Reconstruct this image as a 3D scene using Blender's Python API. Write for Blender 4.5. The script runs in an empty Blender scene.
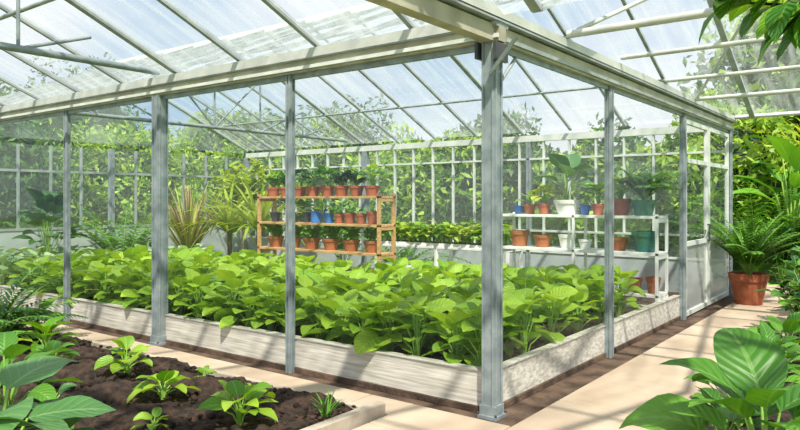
import bpy, math, random
import numpy as np
from mathutils import Vector
rng=np.random.default_rng(7); random.seed(7)
U=lambda a,b: random.uniform(a,b)
# ------------------------------------------------------------ materials
def newmat(name):
    m=bpy.data.materials.new(name); m.use_nodes=True
    nt=m.node_tree; nt.nodes.clear()
    out=nt.nodes.new('ShaderNodeOutputMaterial')
    return m,nt,out
def noise_col(nt,c1,c2,scale,detail=4,stretch=None,lo=.35,hi=.65):
    tc=nt.nodes.new('ShaderNodeTexCoord'); mp=nt.nodes.new('ShaderNodeMapping')
    if stretch: mp.inputs['Scale'].default_value=stretch
    nt.links.new(tc.outputs['Object'],mp.inputs['Vector'])
    n=nt.nodes.new('ShaderNodeTexNoise'); n.inputs['Scale'].default_value=scale; n.inputs['Detail'].default_value=detail
    nt.links.new(mp.outputs[0],n.inputs['Vector'])
    r=nt.nodes.new('ShaderNodeValToRGB')
    r.color_ramp.elements[0].position=lo; r.color_ramp.elements[1].position=hi
    r.color_ramp.elements[0].color=(*c1,1); r.color_ramp.elements[1].color=(*c2,1)
    nt.links.new(n.outputs['Fac'],r.inputs[0])
    return r,n
def pmat(name,c1,c2=None,rough=.6,metal=0,scale=6,bump=0,stretch=None,bscale=None,lo=.35,hi=.65,detail=4):
    m,nt,out=newmat(name)
    b=nt.nodes.new('ShaderNodeBsdfPrincipled'); nt.links.new(b.outputs[0],out.inputs[0])
    b.inputs['Roughness'].default_value=rough; b.inputs['Metallic'].default_value=metal
    r,n=noise_col(nt,c1,c2 or tuple(x*.8 for x in c1),scale,detail,stretch,lo,hi)
    nt.links.new(r.outputs[0],b.inputs['Base Color'])
    if bump:
        bp=nt.nodes.new('ShaderNodeBump'); bp.inputs['Strength'].default_value=bump; bp.inputs['Distance'].default_value=.02
        if bscale:
            n=nt.nodes.new('ShaderNodeTexNoise'); n.inputs['Scale'].default_value=bscale; n.inputs['Detail'].default_value=5
            tc=nt.nodes.new('ShaderNodeTexCoord'); nt.links.new(tc.outputs['Object'],n.inputs['Vector'])
        nt.links.new(n.outputs['Fac'],bp.inputs['Height']); nt.links.new(bp.outputs[0],b.inputs['Normal'])
    return m
def leafmat(name,c1,c2,vein=(.5,.7,.3),vstr=.5,trans=.35,rough=.42):
    m,nt,out=newmat(name); L=nt.links; N=nt.nodes
    at=N.new('ShaderNodeAttribute'); at.attribute_name='luv'
    sx=N.new('ShaderNodeSeparateXYZ'); L.new(at.outputs['Vector'],sx.inputs[0])
    r=N.new('ShaderNodeValToRGB'); r.color_ramp.elements[0].color=(*c1,1); r.color_ramp.elements[1].color=(*c2,1)
    L.new(sx.outputs['Z'],r.inputs[0])
    ab=N.new('ShaderNodeMath'); ab.operation='ABSOLUTE'; L.new(sx.outputs['X'],ab.inputs[0])
    mr=N.new('ShaderNodeMath'); mr.operation='LESS_THAN'; mr.inputs[1].default_value=.07; L.new(ab.outputs[0],mr.inputs[0])
    m1=N.new('ShaderNodeMath'); m1.operation='MULTIPLY_ADD'; m1.inputs[1].default_value=-.28; L.new(ab.outputs[0],m1.inputs[0]); L.new(sx.outputs['Y'],m1.inputs[2])
    m2=N.new('ShaderNodeMath'); m2.operation='MULTIPLY'; m2.inputs[1].default_value=48; L.new(m1.outputs[0],m2.inputs[0])
    m3=N.new('ShaderNodeMath'); m3.operation='SINE'; L.new(m2.outputs[0],m3.inputs[0])
    m4=N.new('ShaderNodeMath'); m4.operation='GREATER_THAN'; m4.inputs[1].default_value=.88; L.new(m3.outputs[0],m4.inputs[0])
    m5=N.new('ShaderNodeMath'); m5.operation='MULTIPLY'; m5.inputs[1].default_value=.4; L.new(m4.outputs[0],m5.inputs[0])
    mx=N.new('ShaderNodeMath'); mx.operation='MAXIMUM'; L.new(mr.outputs[0],mx.inputs[0]); L.new(m5.outputs[0],mx.inputs[1])
    ms=N.new('ShaderNodeMath'); ms.operation='MULTIPLY'; ms.inputs[1].default_value=vstr; L.new(mx.outputs[0],ms.inputs[0])
    mix=N.new('ShaderNodeMixRGB'); mix.inputs[2].default_value=(*vein,1); L.new(ms.outputs[0],mix.inputs[0]); L.new(r.outputs[0],mix.inputs[1])
    b=N.new('ShaderNodeBsdfPrincipled'); b.inputs['Roughness'].default_value=rough; L.new(mix.outputs[0],b.inputs['Base Color'])
    b.inputs['Specular IOR Level'].default_value=.45
    bp=N.new('ShaderNodeBump'); bp.inputs['Strength'].default_value=.35; bp.inputs['Distance'].default_value=.01
    L.new(m3.outputs[0],bp.inputs['Height']); L.new(bp.outputs[0],b.inputs['Normal'])
    tr=N.new('ShaderNodeBsdfTranslucent')
    g=N.new('ShaderNodeMixRGB'); g.blend_type='MULTIPLY'; g.inputs[0].default_value=1; g.inputs[2].default_value=(1.3,1.2,.4,1); L.new(mix.outputs[0],g.inputs[1]); L.new(g.outputs[0],tr.inputs[0])
    ms2=N.new('ShaderNodeMixShader'); ms2.inputs[0].default_value=trans
    L.new(b.outputs[0],ms2.inputs[1]); L.new(tr.outputs[0],ms2.inputs[2]); L.new(ms2.outputs[0],out.inputs[0])
    return m
def glassmat(name,base_refl=.04,haze=.03,hazecol=(.85,.93,.95),tint=(.97,.99,.985),streak=0):
    m,nt,out=newmat(name); L=nt.links; N=nt.nodes
    t=N.new('ShaderNodeBsdfTransparent'); t.inputs[0].default_value=(*tint,1)
    g=N.new('ShaderNodeBsdfGlossy'); g.inputs['Roughness'].default_value=.03
    d=N.new('ShaderNodeBsdfDiffuse'); d.inputs[0].default_value=(*hazecol,1)
    tl=N.new('ShaderNodeBsdfTranslucent'); tl.inputs[0].default_value=(*hazecol,1)
    dd=N.new('ShaderNodeMixShader'); dd.inputs[0].default_value=.5; L.new(d.outputs[0],dd.inputs[1]); L.new(tl.outputs[0],dd.inputs[2])
    m1=N.new('ShaderNodeMixShader'); L.new(t.outputs[0],m1.inputs[1]); L.new(dd.outputs[0],m1.inputs[2])
    if streak:
        tc=N.new('ShaderNodeTexCoord'); mp=N.new('ShaderNodeMapping'); mp.inputs['Scale'].default_value=(5,.5,.5)
        n=N.new('ShaderNodeTexNoise'); n.inputs['Scale'].default_value=1.6; n.inputs['Detail'].default_value=6
        L.new(tc.outputs['Object'],mp.inputs[0]); L.new(mp.outputs[0],n.inputs['Vector'])
        mr=N.new('ShaderNodeMapRange'); mr.inputs[1].default_value=.4; mr.inputs[2].default_value=.72
        mr.inputs[3].default_value=haze; mr.inputs[4].default_value=haze+streak
        L.new(n.outputs['Fac'],mr.inputs[0]); L.new(mr.outputs[0],m1.inputs[0])
    else: m1.inputs[0].default_value=haze
    lw=N.new('ShaderNodeLayerWeight'); lw.inputs[0].default_value=.25
    ma=N.new('ShaderNodeMath'); ma.operation='MULTIPLY_ADD'; ma.inputs[1].default_value=.3; ma.inputs[2].default_value=base_refl; L.new(lw.outputs['Fresnel'],ma.inputs[0])
    m2=N.new('ShaderNodeMixShader'); L.new(ma.outputs[0],m2.inputs[0]); L.new(m1.outputs[0],m2.inputs[1]); L.new(g.outputs[0],m2.inputs[2])
    L.new(m2.outputs[0],out.inputs[0]); return m
M={}
M['steel']=pmat('galvanized_steel',(.19,.235,.255),(.31,.36,.38),.45,.2,9)
M['white']=pmat('white_aluminium',(.56,.60,.57),(.68,.71,.68),.45,0,5)
M['rackw']=pmat('white_painted_rack',(.72,.74,.73),(.80,.80,.79),.45,0,5)
M['cream']=pmat('cream_gutter',(.34,.31,.23),(.52,.49,.39),.5,.05,4)
M['tube']=pmat('grey_tube',(.27,.31,.32),(.40,.44,.44),.4,.2,5)
M['tubew']=pmat('pale_tube',(.48,.50,.48),(.60,.61,.58),.4,.1,5)
M['dark']=pmat('dark_bracket',(.05,.055,.06),(.09,.09,.1),.5,.4,5)
M['curb']=pmat('weathered_timber',(.40,.375,.325),(.64,.615,.56),.75,0,3,.2,(.8,6,14),hi=.62)
M['curb2']=pmat('timber_end',(.34,.28,.22),(.50,.44,.36),.8,0,6,.3)
M['shelfwood']=pmat('pine_wood',(.42,.23,.09),(.60,.37,.17),.55,0,4,.1,(1,8,8))
M['terra']=pmat('terracotta',(.27,.07,.03),(.40,.125,.055),.75,0,8,.05)
M['pwhite']=pmat('white_ceramic',(.68,.68,.66),(.75,.75,.74),.3)
M['pblue']=pmat('blue_plastic',(.02,.12,.40),(.04,.18,.50),.35)
M['pteal']=pmat('teal_plastic',(.012,.10,.09),(.025,.155,.14),.4)
M['pgreen']=pmat('green_plastic',(.04,.15,.09),(.07,.21,.13),.4)
M['pblack']=pmat('black_plastic',(.02,.02,.025),(.04,.04,.045),.4)
M['soil']=pmat('soil',(.010,.006,.004),(.062,.033,.021),.95,0,14,1.0,None,40,detail=8)
M['dirt']=pmat('packed_dirt',(.045,.027,.018),(.14,.088,.06),.95,0,5,.8,None,30,detail=8)
M['path']=pmat('concrete_paving',(.36,.27,.195),(.53,.43,.335),.8,0,1.6,.15,None,60,detail=10,lo=.3,hi=.7)
M['lawn']=pmat('lawn_grass',(.10,.22,.03),(.22,.38,.06),.9,0,12,.6,None,60)
M['bark']=pmat('bark',(.09,.06,.04),(.18,.13,.09),.9,0,10,.6,(4,4,1))
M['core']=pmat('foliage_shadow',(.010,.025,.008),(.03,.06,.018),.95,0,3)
M['panel']=pmat('grey_panel',(.34,.40,.41),(.44,.49,.50),.6,0,2)
M['glass']=glassmat('clear_glass',.03,.015)
M['glassb']=glassmat('back_wall_glass',.02,.12,(.76,.84,.80))
M['roof']=glassmat('roof_polycarbonate',.015,.12,(.84,.90,.94),(.93,.965,.985),.34)
M['frost']=glassmat('frosted_panel',.03,.55,(.8,.84,.82))
M['crop']=leafmat('crop_leaf',(.09,.29,.012),(.42,.62,.05),(.5,.72,.16),.4,.38,.36)
M['pale']=leafmat('pale_leaf',(.16,.32,.14),(.40,.54,.30),(.6,.7,.5),.5,.25)
M['greengrey']=leafmat('greygreen_leaf',(.04,.15,.04),(.10,.25,.07),(.3,.45,.2),.45,.2,.4)
M['dkleaf']=leafmat('dark_leaf',(.012,.07,.012),(.045,.17,.03),(.2,.35,.12),.3,.2,.38)
M['midleaf']=leafmat('mid_leaf',(.035,.16,.010),(.15,.37,.035),(.3,.5,.15),.35,.3)
M['yleaf']=leafmat('yellowgreen_leaf',(.26,.42,.03),(.52,.62,.09),(.6,.7,.3),.3,.4)
M['dry']=leafmat('dry_plume',(.30,.20,.10),(.45,.33,.18),(.5,.4,.2),.2,.3)
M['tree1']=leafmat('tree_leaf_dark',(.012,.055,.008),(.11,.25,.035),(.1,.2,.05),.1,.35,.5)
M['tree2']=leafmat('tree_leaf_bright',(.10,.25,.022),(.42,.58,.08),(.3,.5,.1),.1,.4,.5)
M['stem']=pmat('stem_green',(.20,.40,.05),(.30,.50,.09),.5)
# ------------------------------------------------------------ mesh builder
class MB:
    def __init__(s): s.V=[];s.F=[];s.L=[];s.n=0;s.mats=[];s.G={}
    def mi(s,k):
        if k not in s.mats: s.mats.append(k)
        return s.mats.index(k)
    def add(s,v,f,mat,smooth=False,luv=None):
        v=np.asarray(v,float).reshape(-1,3); i=s.mi(mat)
        s.V.append(v); s.L.append(np.zeros((len(v),3)) if luv is None else luv)
        f=np.asarray(f)
        s.F.append((f+s.n,i,smooth)); s.n+=len(v)
    def box(s,x0,x1,y0,y1,z0,z1,mat):
        v=[(x,y,z) for z in(z0,z1) for y in(y0,y1) for x in(x0,x1)]
        s.add(v,[(0,2,3,1),(4,5,7,6),(0,1,5,4),(2,6,7,3),(0,4,6,2),(1,3,7,5)],mat)
    def quad(s,a,b,c,d,mat): s.add([a,b,c,d],[(0,1,2,3)],mat)
    def beam(s,p0,p1,w,h,mat):
        p0=np.array(p0,float);p1=np.array(p1,float);d=p1-p0;d/=np.linalg.norm(d)
        up=np.array([0,0,1.]) if abs(d[2])<.95 else np.array([0,1.,0])
        r=np.cross(d,up);r/=np.linalg.norm(r);u=np.cross(r,d)
        v=[]
        for p in(p0,p1):
            for a,b in((-1,-1),(1,-1),(1,1),(-1,1)): v.append(p+r*a*w/2+u*b*h/2)
        s.add(v,[(0,1,2,3),(7,6,5,4),(0,4,5,1),(1,5,6,2),(2,6,7,3),(3,7,4,0)],mat)
    def tube(s,p0,p1,r,mat,n=8,r1=None):
        if r1 is None:r1=r
        p0=np.array(p0,float);p1=np.array(p1,float);d=p1-p0;d/=np.linalg.norm(d)
        up=np.array([0,0,1.]) if abs(d[2])<.9 else np.array([0,1.,0])
        a=np.cross(d,up);a/=np.linalg.norm(a);b=np.cross(a,d)
        th=np.arange(n)*2*math.pi/n
        c=np.cos(th)[:,None]*a+np.sin(th)[:,None]*b
        s.add(np.vstack([p0+c*r,p1+c*r1]),[(i,(i+1)%n,n+(i+1)%n,n+i) for i in range(n)],mat,True)
    def lathe(s,cx,cy,cz,prof,mat,n=20):
        th=np.arange(n)*2*math.pi/n; v=[]
        for r,z in prof: v+= [(cx+r*math.cos(t),cy+r*math.sin(t),cz+z) for t in th]
        f=[(k*n+i,k*n+(i+1)%n,(k+1)*n+(i+1)%n,(k+1)*n+i) for k in range(len(prof)-1) for i in range(n)]
        s.add(v,f,mat,False)
    def leaf(s,base,az,el,L,W,droop=.8,fold=.25,roll=0,shape='ovate',mat='crop',nL=6,nW=2,rnd=None):
        s.G.setdefault((nL,nW,shape,mat),[]).append((*base,az,el,L,W,droop,fold,roll,random.random() if rnd is None else rnd))
    def _flush(s):
        for (nL,nW,shape,mat),P in s.G.items():
            P=np.array(P);N=len(P);b=P[:,:3];az,el,L,W,dr,fo,ro,rn=P[:,3:].T
            t=np.linspace(0,1,nL+1); tm=(t[1:]+t[:-1])/2
            am=el[:,None]-dr[:,None]*tm; ds=(L/nL)[:,None]
            h=np.hstack([np.zeros((N,1)),np.cumsum(np.cos(am)*ds,1)]); z=np.hstack([np.zeros((N,1)),np.cumsum(np.sin(am)*ds,1)])
            an=el[:,None]-dr[:,None]*t
            if shape=='ovate': w=np.sin(np.pi*t**.72)**.8+.015
            elif shape=='heart': w=np.clip(np.sin(np.pi*(t*.86+.14)**.8),0,1)**.75+.01
            elif shape=='lance': w=np.sin(np.pi*t**.65)+.02
            else: w=np.minimum(1,t*4+.35)*(1-t)**.55+.01
            w=w[None,:]*W[:,None]/2
            ca,sa=np.cos(az)[:,None],np.sin(az)[:,None]
            mid=np.stack([b[:,0:1]+h*ca,b[:,1:2]+h*sa,b[:,2:3]+z],-1)
            side=np.stack([-sa+0*an,ca+0*an,0*an],-1)
            nor=np.stack([-np.sin(an)*ca,-np.sin(an)*sa,np.cos(an)],-1)
            cr,sr=np.cos(ro)[:,None,None],np.sin(ro)[:,None,None]
            sd=side*cr+nor*sr; nn=nor*cr-side*sr
            S=np.linspace(-1,1,nW+1)
            wav=.05*np.sin(t[None,:,None]*11+rn[:,None,None]*30+S[None,None,:]*2)*np.abs(S)
            v=mid[:,:,None,:]+sd[:,:,None,:]*(S[None,None,:,None]*w[:,:,None,None])+nn[:,:,None,:]*((fo[:,None,None]*np.abs(S)**1.3+wav*1.5)*w[:,:,None])[...,None]
            K=(nL+1)*(nW+1)
            f=np.array([(i*(nW+1)+j,i*(nW+1)+j+1,(i+1)*(nW+1)+j+1,(i+1)*(nW+1)+j) for i in range(nL) for j in range(nW)])
            F=(f[None]+np.arange(N)[:,None,None]*K).reshape(-1,4)
            luv=np.zeros((N,nL+1,nW+1,3)); luv[...,0]=S; luv[...,1]=t[None,:,None]; luv[...,2]=rn[:,None,None]
            s.add(v.reshape(-1,3),F,mat,True,luv.reshape(-1,3))
        s.G={}
    def cloud(s,c,rad,n,size,mat,shell=.55):
        p=rng.normal(size=(n,3)); p/=np.linalg.norm(p,axis=1)[:,None]
        lump=1+.16*np.sin(p[:,0]*7+c[0]*3)+.14*np.sin(p[:,2]*8+c[1]*2)+.12*np.sin(p[:,1]*9+c[0])
        r=(shell+(1-shell)*rng.random(n)**.6)*lump
        p=np.array(c)+p*r[:,None]*np.array(rad)
        p[:,2]=np.maximum(p[:,2],.05)
        a=rng.normal(size=(n,3)); a/=np.linalg.norm(a,axis=1)[:,None]
        b=np.cross(a,rng.normal(size=(n,3))); b/=np.linalg.norm(b,axis=1)[:,None]
        L=(size*(.6+.8*rng.random(n)))[:,None]; 
        v=np.stack([p-a*L,p-b*L*.38,p+a*L,p+b*L*.38],1).reshape(-1,3)
        f=np.arange(n*4).reshape(-1,4)
        luv=np.zeros((n,4,3)); luv[:,:,2]=rng.random(n)[:,None]; luv[:,:,0]=.5
        s.add(v,f,mat,False,luv.reshape(-1,3))
    def blob(s,c,rad,mat,n=14):
        v=[];f=[]
        for i in range(n+1):
            ph=math.pi*i/n
            for j in range(n):
                th=2*math.pi*j/n; q=1+.1*math.sin(th*3+i)
                v.append((c[0]+rad[0]*q*math.sin(ph)*math.cos(th),c[1]+rad[1]*q*math.sin(ph)*math.sin(th),c[2]+rad[2]*math.cos(ph)))
        for i in range(n):
            for j in range(n): f.append((i*n+j,i*n+(j+1)%n,(i+1)*n+(j+1)%n,(i+1)*n+j))
        s.add(v,f,mat,True)
    def obj(s,name,bevel=0):
        s._flush()
        me=bpy.data.meshes.new(name); V=np.vstack(s.V)
        c=V.mean(0); lo=V.min(0); c[2]=lo[2]
        faces=[];mi=[];sm=[]
        for f,i,smo in s.F:
            faces+=f.tolist(); mi+=[i]*len(f); sm+=[smo]*len(f)
        me.from_pydata((V-c).tolist(),[],faces)
        me.polygons.foreach_set('material_index',mi); me.polygons.foreach_set('use_smooth',sm)
        at=me.attributes.new('luv','FLOAT_VECTOR','POINT'); at.data.foreach_set('vector',np.vstack(s.L).ravel())
        for k in s.mats: me.materials.append(M[k])
        me.update(); o=bpy.data.objects.new(name,me); o.location=c
        bpy.context.scene.collection.objects.link(o)
        if bevel:
            bv=o.modifiers.new('bevel','BEVEL'); bv.width=bevel; bv.segments=2; bv.limit_method='ANGLE'
        return o
# ------------------------------------------------------------ plant helpers
GA=2.39996
def rosette(mb,x,y,z,h,spread,n,L,W,mat,shape='ovate',nW=2,elr=(1.15,.35),droop=(.5,1.3),stalk='stem',r=.006,nL=6,fold=.25,box=None,low=.5,vr=0):
    ph=U(0,6.28); pl=U(0,1)
    for i in range(n):
        q=(i+.5)/n; az=ph+i*GA+U(-.3,.3)
        rr=spread*(.15+.75*q)*U(.8,1.15); hh=h*(.95-low*q)*U(.85,1.1)
        bx=x+rr*math.cos(az); by=y+rr*math.sin(az); az2=az+U(-.35,.35); k=U(.75,1.2)*(1+vr*U(-.25,.2))
        if box is not None:
            ex=bx+L*k*.75*math.cos(az2)
            if ex>box: az2=math.pi-az2; bx=min(bx,box)
        b=(bx,by,z+hh)
        c=(x+.1*rr*math.cos(az),y+.1*rr*math.sin(az),z-.01)
        m=(x+.4*(bx-x),y+.4*(by-y),z+hh*.62)
        mb.tube(c,m,r*1.3,stalk,5,r); mb.tube(m,b,r,stalk,5,r*.7)
        mb.leaf(b,az2,elr[0]*(1-q)+elr[1]*q+U(-.2,.2),L*k,W*k*U(.9,1.1),U(*droop),fold,U(-.4,.4),shape,mat,nL,nW,min(1,max(0,.45*pl+.3*(1-q)+U(0,.4))) if vr else None)
def frond(mb,b,az,el,L,droop,n,ll,lw,mat,rr=.008,ang=1.1):
    p=np.array(b,float); S=n; ds=L/S
    for k in range(S):
        t=k/S; e=el-droop*t
        d=np.array([math.cos(e)*math.cos(az),math.cos(e)*math.sin(az),math.sin(e)])
        q=p+d*ds; mb.tube(p,q,rr*(1-t*.7),'stem',4)
        if t>.12:
            l=ll*math.sin(math.pi*(.12+.86*t)**.8)+.02
            for sg in(-1,1): mb.leaf(tuple(q),az+sg*ang*(1-.4*t),e*.6+.1,l,lw,.7,.15,0,'lance',mat,3,2)
        p=q
def fern(mb,x,y,z,n,L,droop,ll,lw,mat,el=(1.2,.7),N=14):
    ph=U(0,6)
    for i in range(n):
        q=i/n; frond(mb,(x,y,z),ph+i*GA,el[0]*(1-q)+el[1]*q+U(-.1,.1),L*U(.75,1.1),droop*U(.7,1.2),N,ll,lw,mat)
def strap(mb,x,y,z,n,L,W,mat,droop=(1.0,2.2),el=(1.5,.8)):
    for i in range(n):
        q=i/n; az=i*GA+U(-.3,.3)
        mb.leaf((x+U(-.03,.03),y+U(-.03,.03),z),az,el[0]*(1-q)+el[1]*q,L*U(.65,1.1),W,U(*droop),.3,U(-.2,.2),'strap',mat,8,2)
def bush(mb,x,y,z,R,H,n,L,mat,stems=7):
    tips=[]
    for i in range(stems):
        az=i*GA; rr=R*U(.3,.9); tp=(x+rr*math.cos(az),y+rr*math.sin(az),z+H*U(.6,.95))
        mb.tube((x,y,z-.02),tp,.007,'stem',5,.004); tips.append(tp)
    for i in range(n):
        tp=random.choice(tips); t=U(.35,1)
        b=(x+(tp[0]-x)*t,y+(tp[1]-y)*t,z+(tp[2]-z)*t)
        mb.leaf(b,U(0,6.28),U(-.1,1.1),L*U(.7,1.2),L*.55,U(.3,1.2),.25,U(-.5,.5),'ovate',mat,4,2)
def pot(mb,x,y,z,r,h,mat,n=22):
    mb.lathe(x,y,z,[(0.001,0.0),(r*.70,0.0),(r*.93,h*.76),(r*1.0,h*.76),(r*1.04,h*.98),(r*1.0,h),(r*.9,h),(r*.88,h*.86)],mat,n)
    mb.lathe(x,y,z,[(r*.89,h*.86),(r*.4,h*.89),(.001,h*.9)],'soil',n)
# ------------------------------------------------------------ ground
mb=MB(); mb.quad((-60,-30,0),(40,-30,0),(40,60,0),(-60,60,0),'lawn'); mb.obj('ground')
mb=MB(); mb.box(-12.2,4,-8,8.6,.001,.02,'dirt'); mb.obj('floor')
mb=MB()
def slabs(x0,x1,y0,y1,along,step):
    a=x0 if along=='x' else y0; e=x1 if along=='x' else y1
    while a<e-.05:
        b=min(a+step,e)
        if along=='x': mb.box(a+.005,b-.005,y0,y1,.02,.05,'path')
        else: mb.box(x0,x1,a+.005,b-.005,.02,.05,'path')
        a=b
slabs(-11.5,-.58,-.47,-.16,'x',2.1)
slabs(-.58,.24,-6.9,-.16,'y',1.55)
slabs(.25,1.24,-7,9.6,'y',1.9)
mb.obj('paved_path',.006)
def soilbed(name,x0,x1,y0,y1,z,amp,res=.06,mound=0,cl=40):
    nx=int((x1-x0)/res)+1; ny=int((y1-y0)/res)+1
    X,Y=np.meshgrid(np.linspace(x0,x1,nx),np.linspace(y0,y1,ny))
    Z=z+amp*(rng.random(X.shape)-.5)+amp*.8*np.sin(X*5+Y*3)*np.sin(Y*7-X*2)
    ed=np.minimum(np.minimum(X-x0,x1-X),np.minimum(Y-y0,y1-Y)); Z=Z+mound*np.clip(ed*3,0,1)
    v=np.stack([X,Y,Z],-1).reshape(-1,3)
    i=np.arange(ny-1)[:,None]*nx+np.arange(nx-1)[None]
    f=np.stack([i,i+1,i+nx+1,i+nx],-1).reshape(-1,4)
    m=MB(); m.add(v,f,'soil',True)
    for k in range(int((x1-x0)*(y1-y0)*cl)):
        q=U(.4,1)
        m.blob((U(x0+.05,x1-.05),U(y0+.05,y1-.05),z+mound),(q*U(.015,.04),q*U(.015,.04),q*U(.012,.03)),'soil',5)
    return m.obj(name)
soilbed('foreground_soil_bed',-8,-.7,-3.6,-.53,.06,.055,.04,.03,110)
soilbed('side_soil_bed',1.32,3.2,-2.4,8.2,.06,.03,.08,.02)
soilbed('crop_bed_soil',-8.2,-.12,.12,3.95,.22,.03,.1)
m=MB(); m.box(-.69,-.61,-5,-.47,.02,.13,'curb2'); m.box(-8,-.69,-.53,-.475,.02,.075,'curb2'); m.obj('bed_edging',.008)
m=MB(); m.box(1.25,1.31,-6,8.4,.02,.10,'curb2'); m.obj('bed_edging',.008)
m=MB()
for a,b in((-8.25,-6.22),(-6.18,-4.17),(-4.13,-2.12),(-2.08,-.07)): m.box(a,b,.03,.09,.07,.33,'curb')
m.box(-8.25,-.03,.015,.10,.02,.07,'dirt')
m.box(-8.25,-.03,.02,.10,.33,.345,'curb')
for a,b in((.07,2.33),(2.39,5.03)): m.box(-.09,-.03,a,b,.07,.33,'curb')
m.box(-.10,-.015,.03,5.05,.02,.07,'dirt'); m.box(-.1,-.02,.07,5.03,.33,.345,'curb')
m.box(-8.31,-8.25,.03,4.0,.02,.33,'curb'); m.box(-8.25,-.12,3.95,4.0,.02,.33,'curb')
m.obj('raised_bed_timber_border',.004)
# ------------------------------------------------------------ frame
def post(x,y,w,top,name='steel_post',foot=True,mat='steel'):
    m=MB(); h=w/2
    m.box(x-h,x+h,y-h,y+h,.02,top,mat)
    for sx in(-1,1):
        m.box(x+sx*h*.78-.008,x+sx*h*.78+.008,y-h-.012,y-h,.02,top,mat)
        m.box(x+h,x+h+.012,y+sx*h*.78-.008,y+sx*h*.78+.008,.02,top,mat)
    if foot:
        m.box(x-h*1.5,x+h*1.5,y-h*1.5,y+h*1.5,.02,.05,mat)
        m.box(x-h*1.25,x+h*1.25,y-h*1.25,y+h*1.25,.05,.12,mat)
        for a in(-1,1):
            for b in(-1,1): m.lathe(x+a*h*1.38,y+b*h*1.38,.05,[(.010,0),(.010,.015),(.001,.018)],'dark',6)
    return m.obj(name,.003)
post(0,0,.105,2.74); post(-4.15,0,.12,2.74)
for x in(-2.1,-6.2,-8.3,-10.4): post(x,0,.05,2.74,foot=False)
post(0,2.36,.06,2.74,foot=False); post(0,5.06,.06,2.74,foot=False); post(0,7.8,.09,2.74)
post(-12,7.8,.12,2.74); post(-7.8,7.8,.12,2.74); post(-12,0,.12,2.74); post(-12,3.9,.1,2.74); post(-3.6,7.8,.08,2.74)
m=MB()
m.box(-12,.09,-.05,.05,2.74,2.84,'cream'); m.box(-12,.09,-.085,.085,2.84,2.875,'tube'); m.box(-12,.09,-.075,-.055,2.76,2.79,'white'); m.box(-12,0.09,-.09,-.075,2.85,2.93,'tubew')
m.obj('eave_beam_front')
m=MB()
m.box(-.05,.05,-7.8,7.95,2.741,2.86,'cream'); m.box(-.09,.10,-7.8,7.95,2.875,2.90,'tube'); m.box(.075,.10,-7.8,7.95,2.89,2.97,'tubew'); m.box(.055,.07,.1,7.9,2.76,2.79,'tube')
m.box(-.10,-.08,-7.8,7.95,2.89,2.95,'cream')
m.box(-.085,-.06,-.10,.1,2.62,2.74,'dark'); m.box(.06,.085,-.09,.09,2.60,2.73,'dark'); m.beam((.02,-.07,2.5),(.24,-.07,2.74),.022,.022,'tube')
m.tube((0,.1,2.45),(0,.42,2.74),.014,'tube')
m.obj('eave_beam_side')
m=MB(); m.box(-12,0,7.75,7.85,2.74,2.86,'white'); m.obj('eave_beam_back')
# ------------------------------------------------------------ roof
EZ,SL=2.93,.44
m=MB()
x0,x1=-12,4
m.quad((x0,0,EZ),(x1,0,EZ),(x1,-3.9,EZ+3.9*SL),(x0,-3.9,EZ+3.9*SL),'roof')
m.quad((x0,-7.8,EZ),(x1,-7.8,EZ),(x1,-3.9,EZ+3.9*SL),(x0,-3.9,EZ+3.9*SL),'roof')
m.quad((x0,0,EZ),(x1,0,EZ),(x1,3.9,EZ+3.9*SL),(x0,3.9,EZ+3.9*SL),'roof')
m.quad((x0,7.8,EZ),(x1,7.8,EZ),(x1,3.9,EZ+3.9*SL),(x0,3.9,EZ+3.9*SL),'roof')
m.obj('ceiling')
m=MB()
x=-12
i=0
while x<4:
    w=.045 if i%4 else .075
    for s in(-1,1):
        m.beam((x,0,EZ),(x,s*3.9,EZ+3.9*SL),w,.05,'tube'); m.beam((x,s*7.8,EZ),(x,s*3.9,EZ+3.9*SL),w,.05,'tube')
    x+=1.03; i+=1
for s in(-1,1):
    for yy in(1.3,2.6,5.2,6.5):
        zz=EZ+SL*(yy if yy<3.9 else 7.8-yy)-.05
        m.tube((x0,s*yy,zz),(x1,s*yy,zz),.022,'tube')
    m.beam((x0,s*3.9,EZ+3.9*SL),(x1,s*3.9,EZ+3.9*SL),.1,.1,'white')
m.obj('roof_glazing_bars')
def truss(x,y0,y1):
    m=MB(); c=(y0+y1)/2; h=abs(y1-y0)/2; z=3.0
    m.tube((x,y0,z),(x,y1,z),.036,'steel')
    for k in(-.62,-.3,0,.3,.62):
        yy=c+k*h; m.tube((x,yy,z),(x,yy,EZ+SL*(h-abs(k)*h)-.03),.018,'steel')
    for a,b in((-.62,-.8),(-.3,-.62),(0,-.3),(0,.3),(.3,.62),(.62,.8)):
        m.tube((x,c+a*h,z),(x,c+b*h,EZ+SL*(h-abs(b)*h)-.03),.018,'steel')
    m.obj('roof_truss')
for x in(-4.15,-8.3): truss(x,-.02,-7.7)
truss(-8.3,.1,7.7)
m=MB()
for yy,z,r in((1.1,3.0,.034),(2.4,3.02,.024),(3.9,3.0,.024),(5.3,2.95,.028),(7.8,2.95,.035)):
    m.tube((.11,yy,z),(3.9,yy,z),r,'tubew')
m.tube((.11,1.1,3.0),(1.6,3.9,4.5),.02,'tubew'); m.tube((.11,5.3,2.95),(1.5,3.9,4.5),.018,'tubew')
m.obj('cross_tie_tubes')
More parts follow.
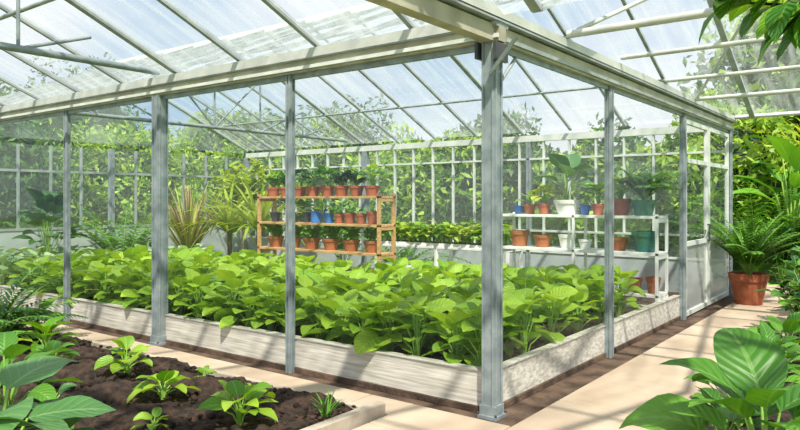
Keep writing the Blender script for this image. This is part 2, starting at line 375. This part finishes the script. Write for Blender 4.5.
# ------------------------------------------------------------ walls
m=MB(); xs=[-12,-10.4,-8.3,-6.2,-4.15,-2.1,0]
for a,b in zip(xs[:-1],xs[1:]):
    m.quad((a+.05,.0,.35),(b-.06,.0,.35),(b-.06,.0,2.74),(a+.05,.0,2.74),'glass')
m.box(-12,0,-.012,.012,2.70,2.74,'steel'); m.obj('wall_front')
m=MB(); ys=[0,2.36,5.06]
for a,b in zip(ys[:-1],ys[1:]): m.quad((0,a+.06,.35),(0,b-.04,.35),(0,b-.04,2.74),(0,a+.06,2.74),'glass')
m.box(-.012,.012,0,7.8,2.70,2.74,'steel'); m.obj('wall_right')
m=MB(); 
m.box(-11.94,-.06,7.78,7.82,.02,.6,'panel')
m.quad((-11.94,7.8,.6),(-.05,7.8,.6),(-.05,7.8,2.74),(-11.94,7.8,2.74),'glassb')
x=-11.6
while x<-.2:
    m.box(x-.014,x+.014,7.765,7.835,.6,2.74,'white'); x+=.52
for z in(.6,1.0,2.4): m.box(-11.94,-.05,7.76,7.84,z-.018,z+.018,'white')
m.obj('wall_back')
m=MB(); m.box(-12.02,-11.98,.06,7.74,.02,1.0,'panel')
m.quad((-12,.06,1.0),(-12,7.74,1.0),(-12,7.74,2.74),(-12,.06,2.74),'glassb')
y=.6
while y<7.7: m.box(-12.03,-11.97,y-.02,y+.02,1,2.74,'tube'); y+=.65
for z in(1.0,2.2): m.box(-12.035,-11.965,.06,7.74,z-.025,z+.025,'tube')
m.add([(-12,0,2.86),(-12,7.8,2.86),(-12,3.9,EZ+3.9*SL)],[(0,1,2)],'roof')
m.obj('wall_left')
m=MB()
for a,b in((5.12,6.35),(6.40,7.72)):
    for yy in(a,b-.06): m.box(-.025,.025,yy,yy+.06,.05,2.68,'white')
    for z in(.05,.98,2.1,2.62): m.box(-.025,.025,a+.06,b-.06,z,z+.06,'white')
    m.quad((0,a+.06,.11),(0,b-.06,.11),(0,b-.06,.98),(0,a+.06,.98),'frost')
    m.quad((0,a+.06,1.04),(0,b-.06,1.04),(0,b-.06,2.1),(0,a+.06,2.1),'glass')
m.tube((.05,6.3,1.0),(.05,6.3,1.25),.012,'dark'); m.box(.02,.05,6.29,6.31,1.0,1.02,'dark'); m.box(.02,.05,6.29,6.31,1.23,1.25,'dark')
m.obj('door_1')
# ------------------------------------------------------------ crop
mb=MB()
yy=.30; r=0
while yy<3.85:
    xx=-.22-(r%2)*.14
    while xx>-8.05:
        if not(yy>3.0 and xx<-3.1):
            x=xx+U(-.05,.05); y=yy+U(-.05,.05); h=U(.34,.56)
            near=yy<1.6
            rosette(mb,x,y,.23,h,.17,17 if near else 12,.215,.19,'crop',shape='heart' if random.random()<.5 else 'ovate',nW=4 if near and xx>-5 else 2,elr=(.95,-.05),droop=(.3,1.2),fold=.15,nL=7,box=-.03,vr=1,low=.6)
        xx-=.31
    yy+=.31; r+=1
mb.obj('leafy_crop_plants')
mb=MB()
yy=.4
while yy<4.4:
    xx=-11.5
    while xx<-8.5:
        rosette(mb,xx+U(-.06,.06),yy+U(-.06,.06),.02,U(.5,.68),.2,14,.2,.17,'pale',elr=(.7,.0),droop=(.3,1.2),fold=.15); xx+=.34
    yy+=.34
mb.obj('pale_hosta_plants')
# ------------------------------------------------------------ wooden shelf
def rack(name,x0,x1,y0,y1,levels,top,mat,t=.03,pw=.05,mids=()):
    m=MB()
    for x in(x0,x1-pw,*mids):
        for y in(y0,y1-pw): m.box(x,x+pw,y,y+pw,.02,top,mat)
    for z in levels:
        m.box(x0,x1,y0,y1,z-t,z,mat) 
        for x in(x0,x1-pw): m.box(x+.005,x+pw-.005,y0+pw,y1-pw,z-t-.05,z-t,mat)
    return m.obj(name,.003)
rack('wooden_plant_shelf',-6.55,-3.85,3.45,3.85,(.40,.80,1.23,1.66),1.70,'shelfwood',.035,.05)
def potted(name,x,y,z,r,h,pm,kind=None,lm='midleaf',H=.25,R=.16):
    m=MB(); pot(m,x,y,z,r,h,pm); s=z+h*.88
    if kind=='bush': bush(m,x,y,s,R,H,110,.12,lm,11)
    elif kind=='broad': rosette(m,x,y,s,H,R,18,.16,.13,lm,elr=(.9,.1))
    elif kind=='big': rosette(m,x,y,s,H,R,9,.34,.30,lm,'heart',4,(.9,.2),(.4,1.2))
    elif kind=='palm': fern(m,x,y,s,22,H,1.2,.17,.035,lm,(1.5,.9))
    elif kind=='sprout': rosette(m,x,y,s,H,R,8,.14,.09,lm)
    return m.obj(name)
for i in range(8):
    potted('potted_plant',-6.36+i*.315,3.65,1.66,.118,.16,'terra',random.choice(['bush','broad']),random.choice(['midleaf','midleaf','dkleaf','crop']),.28,.17)
for x,c,r,h in((-6.3,'pblack',.09,.16),(-5.55,'pblack',.08,.17),(-5.05,'pblue',.09,.16),(-4.82,'terra',.09,.15),(-4.6,'terra',.10,.17),(-4.36,'terra',.09,.16),(-4.13,'terra',.10,.2)):
    potted('plant_pot',x,3.64,1.23,r,h,c)
def can(x,y,z,c):
    m=MB(); m.lathe(x,y,z,[(.001,0),(.085,0),(.09,.01),(.08,.17),(.055,.185),(.05,.18)],c,20)
    m.tube((x+.07,y,z+.04),(x+.2,y,z+.2),.016,c,8,.012); m.tube((x+.19,y,z+.19),(x+.22,y,z+.215),.014,c,10,.03)
    pr=None
    for k in range(9):
        a=math.pi*(-.35+1.2*k/8); p=(x-.06-.07*math.cos(a-1.2),y,z+.12+.09*math.sin(a))
        if pr: m.tube(pr,p,.009,c,6)
        pr=p
    m.obj('watering_can')
can(-5.95,3.64,1.23,'pwhite'); can(-5.33,3.64,1.23,'pblue')
for i in range(6):
    potted('potted_plant',-6.30+i*.43,3.65,.80,.14,.18,'terra','bush','midleaf',.2,.18)
m=MB()
m.tube((-5.72,3.54,1.40),(-5.72,3.54,1.30),.016,'pblack'); m.leaf((-5.72,3.54,1.38),-math.pi/2,1.5,.2,.09,.1,.3,0,'ovate','pwhite',5,2)
m.tube((-5.72,3.54,1.23),(-5.72,3.54,1.32),.05,'pblack',10)
m.obj('hand_trowel')
# ------------------------------------------------------------ white bench + seedlings
m=MB()
for z in(.45,.82): m.box(-5.3,-2.6,5.1,5.6,z-.04,z,'rackw')
for x in(-5.3,-4.0,-2.65):
    for y in(5.1,5.55): m.box(x,x+.05,y,y+.05,.02,.78,'rackw')
m.obj('white_display_bench',.004)
mb=MB(); mb.box(-5.2,-2.7,5.14,5.56,.82,.87,'rackw'); mb.box(-5.18,-2.72,5.16,5.54,.87,.875,'soil')
x=-5.1
while x<-2.75:
    for y in(5.22,5.36,5.48): rosette(mb,x+U(-.03,.03),y,.875,U(.22,.34),.1,11,.16,.12,random.choice(['crop','yleaf','midleaf']),elr=(.8,.1))
    x+=.15
mb.obj('seedling_trays')
# ------------------------------------------------------------ white shelf rack
rack('white_plant_rack',-2.3,-.08,4.25,4.70,(.42,.94,1.40),1.42,'rackw',.035,.035,(-1.2,))
P=[(-2.1,.07,.12,'pblue',None,0,0,0),(-1.92,.085,.14,'terra','sprout','crop',.16,.08),(-1.70,.09,.15,'terra','broad','yleaf',.24,.12),(-1.36,.18,.20,'pwhite','big','greengrey',.50,.24),
   (-1.10,.07,.13,'pblue',None,0,0,0),(-.92,.085,.15,'terra','broad','crop',.24,.1),(-.62,.135,.22,'terra','broad','yleaf',.28,.13),(-.32,.15,.20,'pgreen','palm','midleaf',.56,.2)]
for x,r,h,c,k,lm,H,R in P: potted('potted_plant' if k and k!='palm' else ('potted_palm' if k else 'plant_pot'),x,4.47,1.40,r,h,c,k,lm,H,R)
for x,r,h,c in((-2.08,.14,.22,'terra'),(-1.72,.13,.17,'terra'),(-1.36,.12,.19,'pwhite'),(-1.1,.09,.13,'pwhite'),(-.64,.11,.17,'terra')):
    potted('plant_pot',x,4.47,.94,r,h,c)
potted('teal_bucket',-.30,4.47,.94,.17,.26,'pteal')
for x,r,h,c in((-2.0,.11,.17,'terra'),(-1.5,.11,.17,'pwhite'),(-.45,.11,.17,'terra'),(-.2,.09,.2,'terra')): potted('plant_pot',x,4.47,.42,r,h,c)
# ------------------------------------------------------------ big ferns / right side
m=MB(); pot(m,.46,6.9,.05,.27,.46,'terra',28); fern(m,.46,6.9,.45,36,1.15,1.0,.2,.045,'midleaf',(1.5,1.0),20); m.obj('potted_fern')
m=MB()
for (x,y) in((1.45,4.4),(1.5,5.2),(1.45,6.1),(1.5,7.0),(1.75,3.6)):
    rosette(m,x,y,.09,.8,.35,26,.2,.12,'midleaf'); bush(m,x,y,.09,.35,.9,150,.13,'dkleaf',12)
m.obj('border_shrubs')
m=MB()
rosette(m,1.88,-.66,.09,.62,.32,19,.46,.26,'midleaf',nW=4,elr=(.9,.1),droop=(.6,1.3),r=.009,nL=9)
rosette(m,1.58,-.15,.09,.34,.2,16,.22,.11,'midleaf',nW=4,nL=8)
m.obj('large_leaf_plant')
m=MB()
for (x,y) in((1.5,.7),(1.5,1.3),(1.5,2.0),(1.5,2.7)): rosette(m,x,y,.09,.36,.25,24,.2,.12,'midleaf')
m.obj('low_border_plants')
m=MB(); m.tube((2.75,-.9,.06),(2.7,-.95,1.6),.05,'bark',10,.04); m.tube((2.7,-.95,1.6),(2.45,-1.15,2.5),.04,'bark',8,.02)
for e in((1.88,-1.5,2.36),(2.0,-1.2,2.50),(2.1,-1.6,2.3),(2.15,-1.1,2.4),(1.95,-1.6,2.45),(2.05,-1.35,2.28),(1.83,-1.55,2.42)):
    a=np.array((2.5,-1.1,2.3)); e=np.array(e); m.tube(a,e,.010,'bark',5,.005)
    for k in range(11):
        p=a+(e-a)*(.4+.6*k/10); m.leaf(tuple(p),math.atan2(e[1]-a[1],e[0]-a[0])+U(-1.2,1.2),U(-.9,.2),U(.16,.23),.10,.6,.2,U(-.6,.6),'ovate','midleaf' if k%3 else 'crop',6,2)
m.obj('overhanging_tree')
# ------------------------------------------------------------ foreground left
for (x,y,h,sp,n,L,W,mt) in ((-4.32,-1.15,.26,.16,15,.22,.14,'crop'),(-3.0,-1.08,.24,.14,12,.2,.13,'crop'),(-2.13,-1.3,.14,.13,13,.2,.12,'crop'),
     (-1.2,-1.32,.20,.14,14,.22,.14,'crop'),(-2.3,-.8,.08,.05,7,.09,.05,'crop'),(-3.5,-1.9,.15,.12,9,.16,.09,'midleaf'),(-2.6,-1.9,.1,.1,8,.14,.07,'dkleaf'),(-5.2,-.85,.3,.2,14,.22,.14,'midleaf'),(-3.75,-1.35,.18,.12,12,.18,.11,'midleaf'),(-1.7,-.8,.05,.04,6,.08,.05,'crop'),(-3.4,-.75,.07,.05,7,.10,.06,'crop'),(-1.55,-1.75,.08,.06,8,.12,.07,'crop')):
    m=MB(); rosette(m,x,y,.085,h,sp,n,L,W,mt,nW=4,nL=8,elr=(.9,.1)); m.obj('young_plant')
m=MB(); strap(m,-.85,-.85,.08,20,.22,.016,'midleaf',(.3,1.0),(1.5,.8)); m.obj('grass_tuft')
m=MB(); fern(m,-5.35,-1.15,.08,20,1.0,1.3,.24,.035,'dkleaf',(1.4,.8),18); fern(m,-4.95,-1.5,.08,14,.7,1.3,.18,.03,'midleaf',(1.3,.6),14); m.obj('foreground_ferns')
m=MB(); rosette(m,-1.0,-2.95,.085,.66,.3,14,.48,.36,'greengrey',nW=4,nL=10,elr=(.5,.0),droop=(.3,.9),r=.01,fold=.12); m.obj('broad_leaf_plant')
m=MB(); rosette(m,-2.2,-2.4,.085,.50,.32,16,.34,.2,'midleaf',nW=4,nL=10,elr=(.8,.1),droop=(.5,1.2),r=.009); m.obj('broad_leaf_plant')
# ------------------------------------------------------------ left/back interior plants
m=MB(); m.tube((-8.3,5.0,.02),(-8.3,5.0,1.0),.05,'bark'); strap(m,-8.3,5.0,.95,64,1.5,.10,'yleaf',(.6,1.8),(1.5,.5)); m.obj('dracaena_plant')
m=MB(); m.tube((-9.6,5.3,.02),(-9.6,5.3,.9),.05,'bark'); strap(m,-9.6,5.3,.85,60,1.5,.10,'yleaf',(.6,1.8),(1.5,.5)); m.obj('dracaena_plant')
m=MB()
for i in range(110):
    az=i*GA; m.leaf((-10.4,4.8,.2),az,U(1.1,1.5),U(1.3,2.1),.06,U(.3,.9),.2,0,'strap','dry' if i%3 else 'yleaf',7,2)
m.obj('pampas_grass')
m=MB(); rosette(m,-11.0,2.0,.02,1.6,.35,28,.45,.30,'dkleaf'); m.obj('dark_leaf_shrub')
m=MB(); fern(m,-10.7,3.4,.02,24,1.9,1.2,.3,.07,'midleaf',(1.45,1.1),16); m.obj('palm_plant')
m=MB(); m.tube((-10.6,6.5,.02),(-10.6,6.5,1.6),.04,'bark'); bush(m,-10.6,6.5,1.0,.8,1.6,420,.24,'yleaf',18); m.obj('yellow_shrub')
m=MB(); m.tube((-9.2,6.9,.02),(-9.2,6.9,1.4),.04,'bark'); bush(m,-9.2,6.9,.8,.7,1.5,360,.22,'crop',18); m.obj('leafy_shrub')
m=MB(); bush(m,-7.4,6.6,.02,.7,1.7,320,.2,'midleaf',16); m.obj('leafy_shrub')
m=MB(); fern(m,-5.8,6.5,.02,20,1.5,1.4,.3,.05,'midleaf',(1.4,.9),16); m.obj('fan_palm_plant')
# ------------------------------------------------------------ outside trees
def tree(name,x,y,h,r,n,mat,size=.2,hl='tree2'):
    m=MB(); c=(x,y,h*.55)
    m.tube((x,y,0),(x,y,h*.6),.14,'bark',8,.08)
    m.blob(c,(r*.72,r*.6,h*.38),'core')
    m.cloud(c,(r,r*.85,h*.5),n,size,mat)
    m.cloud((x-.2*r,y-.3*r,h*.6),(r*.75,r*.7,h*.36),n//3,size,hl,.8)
    m.obj(name)
T=[(-20,14,5.0,2.4),(-16.5,12.5,4.0,2.0),(-13,13,4.4,2.2),(-9.5,12,3.3,1.9),(-6.6,12,3.7,1.9),(-3.6,12.5,3.1,1.8),(-1.2,13,3.6,1.8),(1.6,15.5,5.4,2.2),(.4,19,8.0,3.2),(-18,8,4.0,2.2),(-18,3.5,4.4,2.4),(-22,1,5.5,3),(-25,10,6.5,3.4),(-30,3,8,3.2)]
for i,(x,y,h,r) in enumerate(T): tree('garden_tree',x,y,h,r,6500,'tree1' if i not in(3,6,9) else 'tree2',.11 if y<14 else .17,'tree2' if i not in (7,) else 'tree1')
m=MB()
for k in range(16): 
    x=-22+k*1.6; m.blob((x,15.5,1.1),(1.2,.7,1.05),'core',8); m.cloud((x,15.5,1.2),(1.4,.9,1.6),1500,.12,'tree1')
for k in range(10): 
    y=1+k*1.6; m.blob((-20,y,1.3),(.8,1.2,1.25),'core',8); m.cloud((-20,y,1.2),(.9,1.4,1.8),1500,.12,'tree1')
m.obj('garden_hedge')
# tropical foliage beyond the end of the walkway
m=MB(); rosette(m,.45,11.4,0,2.6,.7,22,.85,.36,'midleaf',elr=(1.1,.2),r=.02,nW=4,nL=8); m.obj('banana_plant')
m=MB(); fern(m,-.15,11.0,0,20,2.6,1.3,.5,.07,'midleaf',(1.5,1.0),20); m.obj('garden_palm')
m=MB(); m.tube((.9,12.4,0),(.75,12.4,2.6),.07,'bark',8); strap(m,.75,12.4,2.5,60,1.3,.08,'yleaf',(.8,2.2),(1.5,.2)); m.obj('yucca_tree')
m=MB()
for k in range(5): bush(m,-.1+k*.5,10.5+U(-.1,.2),0,.45,1.3,150,.22,'dkleaf' if k%2 else 'midleaf',12)
m.obj('garden_shrubs')
m=MB(); m.box(.75,2.8,8.9,9.0,0,.35,'terra'); m.box(.75,.85,9.0,9.8,0,.35,'terra'); m.box(.85,2.8,9.0,9.8,0,.30,'soil')
for k in range(6): bush(m,1.0+k*.3,9.4,.3,.3,.6,110,.16,'midleaf' if k%2 else 'greengrey',9)
m.obj('brick_planter_with_shrubs')
# ------------------------------------------------------------ light
w=bpy.data.worlds.new('World'); bpy.context.scene.world=w; w.use_nodes=True
nt=w.node_tree; nt.nodes.clear(); N=nt.nodes; L=nt.links
o=N.new('ShaderNodeOutputWorld'); b=N.new('ShaderNodeBackground'); L.new(b.outputs[0],o.inputs[0])
tc=N.new('ShaderNodeTexCoord'); n=N.new('ShaderNodeTexNoise'); n.inputs['Scale'].default_value=2.6; n.inputs['Detail'].default_value=7
mp=N.new('ShaderNodeMapping'); mp.inputs['Scale'].default_value=(1,1,2.2); L.new(tc.outputs['Generated'],mp.inputs[0]); L.new(mp.outputs[0],n.inputs['Vector'])
r=N.new('ShaderNodeValToRGB'); r.color_ramp.elements[0].position=.34; r.color_ramp.elements[1].position=.60
r.color_ramp.elements[0].color=(.44,.62,.82,1); r.color_ramp.elements[1].color=(.96,.97,1,1)
L.new(n.outputs['Fac'],r.inputs[0]); L.new(r.outputs[0],b.inputs[0]); b.inputs[1].default_value=.80
ld=bpy.data.lights.new('sun','SUN'); ld.energy=7.0; ld.angle=.02; ld.color=(1,.91,.76)
lo=bpy.data.objects.new('sun',ld); bpy.context.scene.collection.objects.link(lo)
lo.rotation_euler=Vector((-.50,.50,-1.0)).to_track_quat('-Z','Y').to_euler(); lo.location=(3,-5,12)
# ------------------------------------------------------------ camera
cd=bpy.data.cameras.new('camera'); cd.lens=30.5; cd.sensor_width=36; cd.shift_y=-.01875; cd.clip_end=200
co=bpy.data.objects.new('camera',cd); bpy.context.scene.collection.objects.link(co)
co.location=(2.456,-4.325,1.6); co.rotation_euler=(math.radians(90),0,math.radians(37.3)); bpy.context.scene.camera=co
vs=bpy.context.scene.view_settings
try: vs.view_transform='Standard'; vs.look='None'; vs.exposure=.36; vs.gamma=1.0
except Exception as e: print(e)
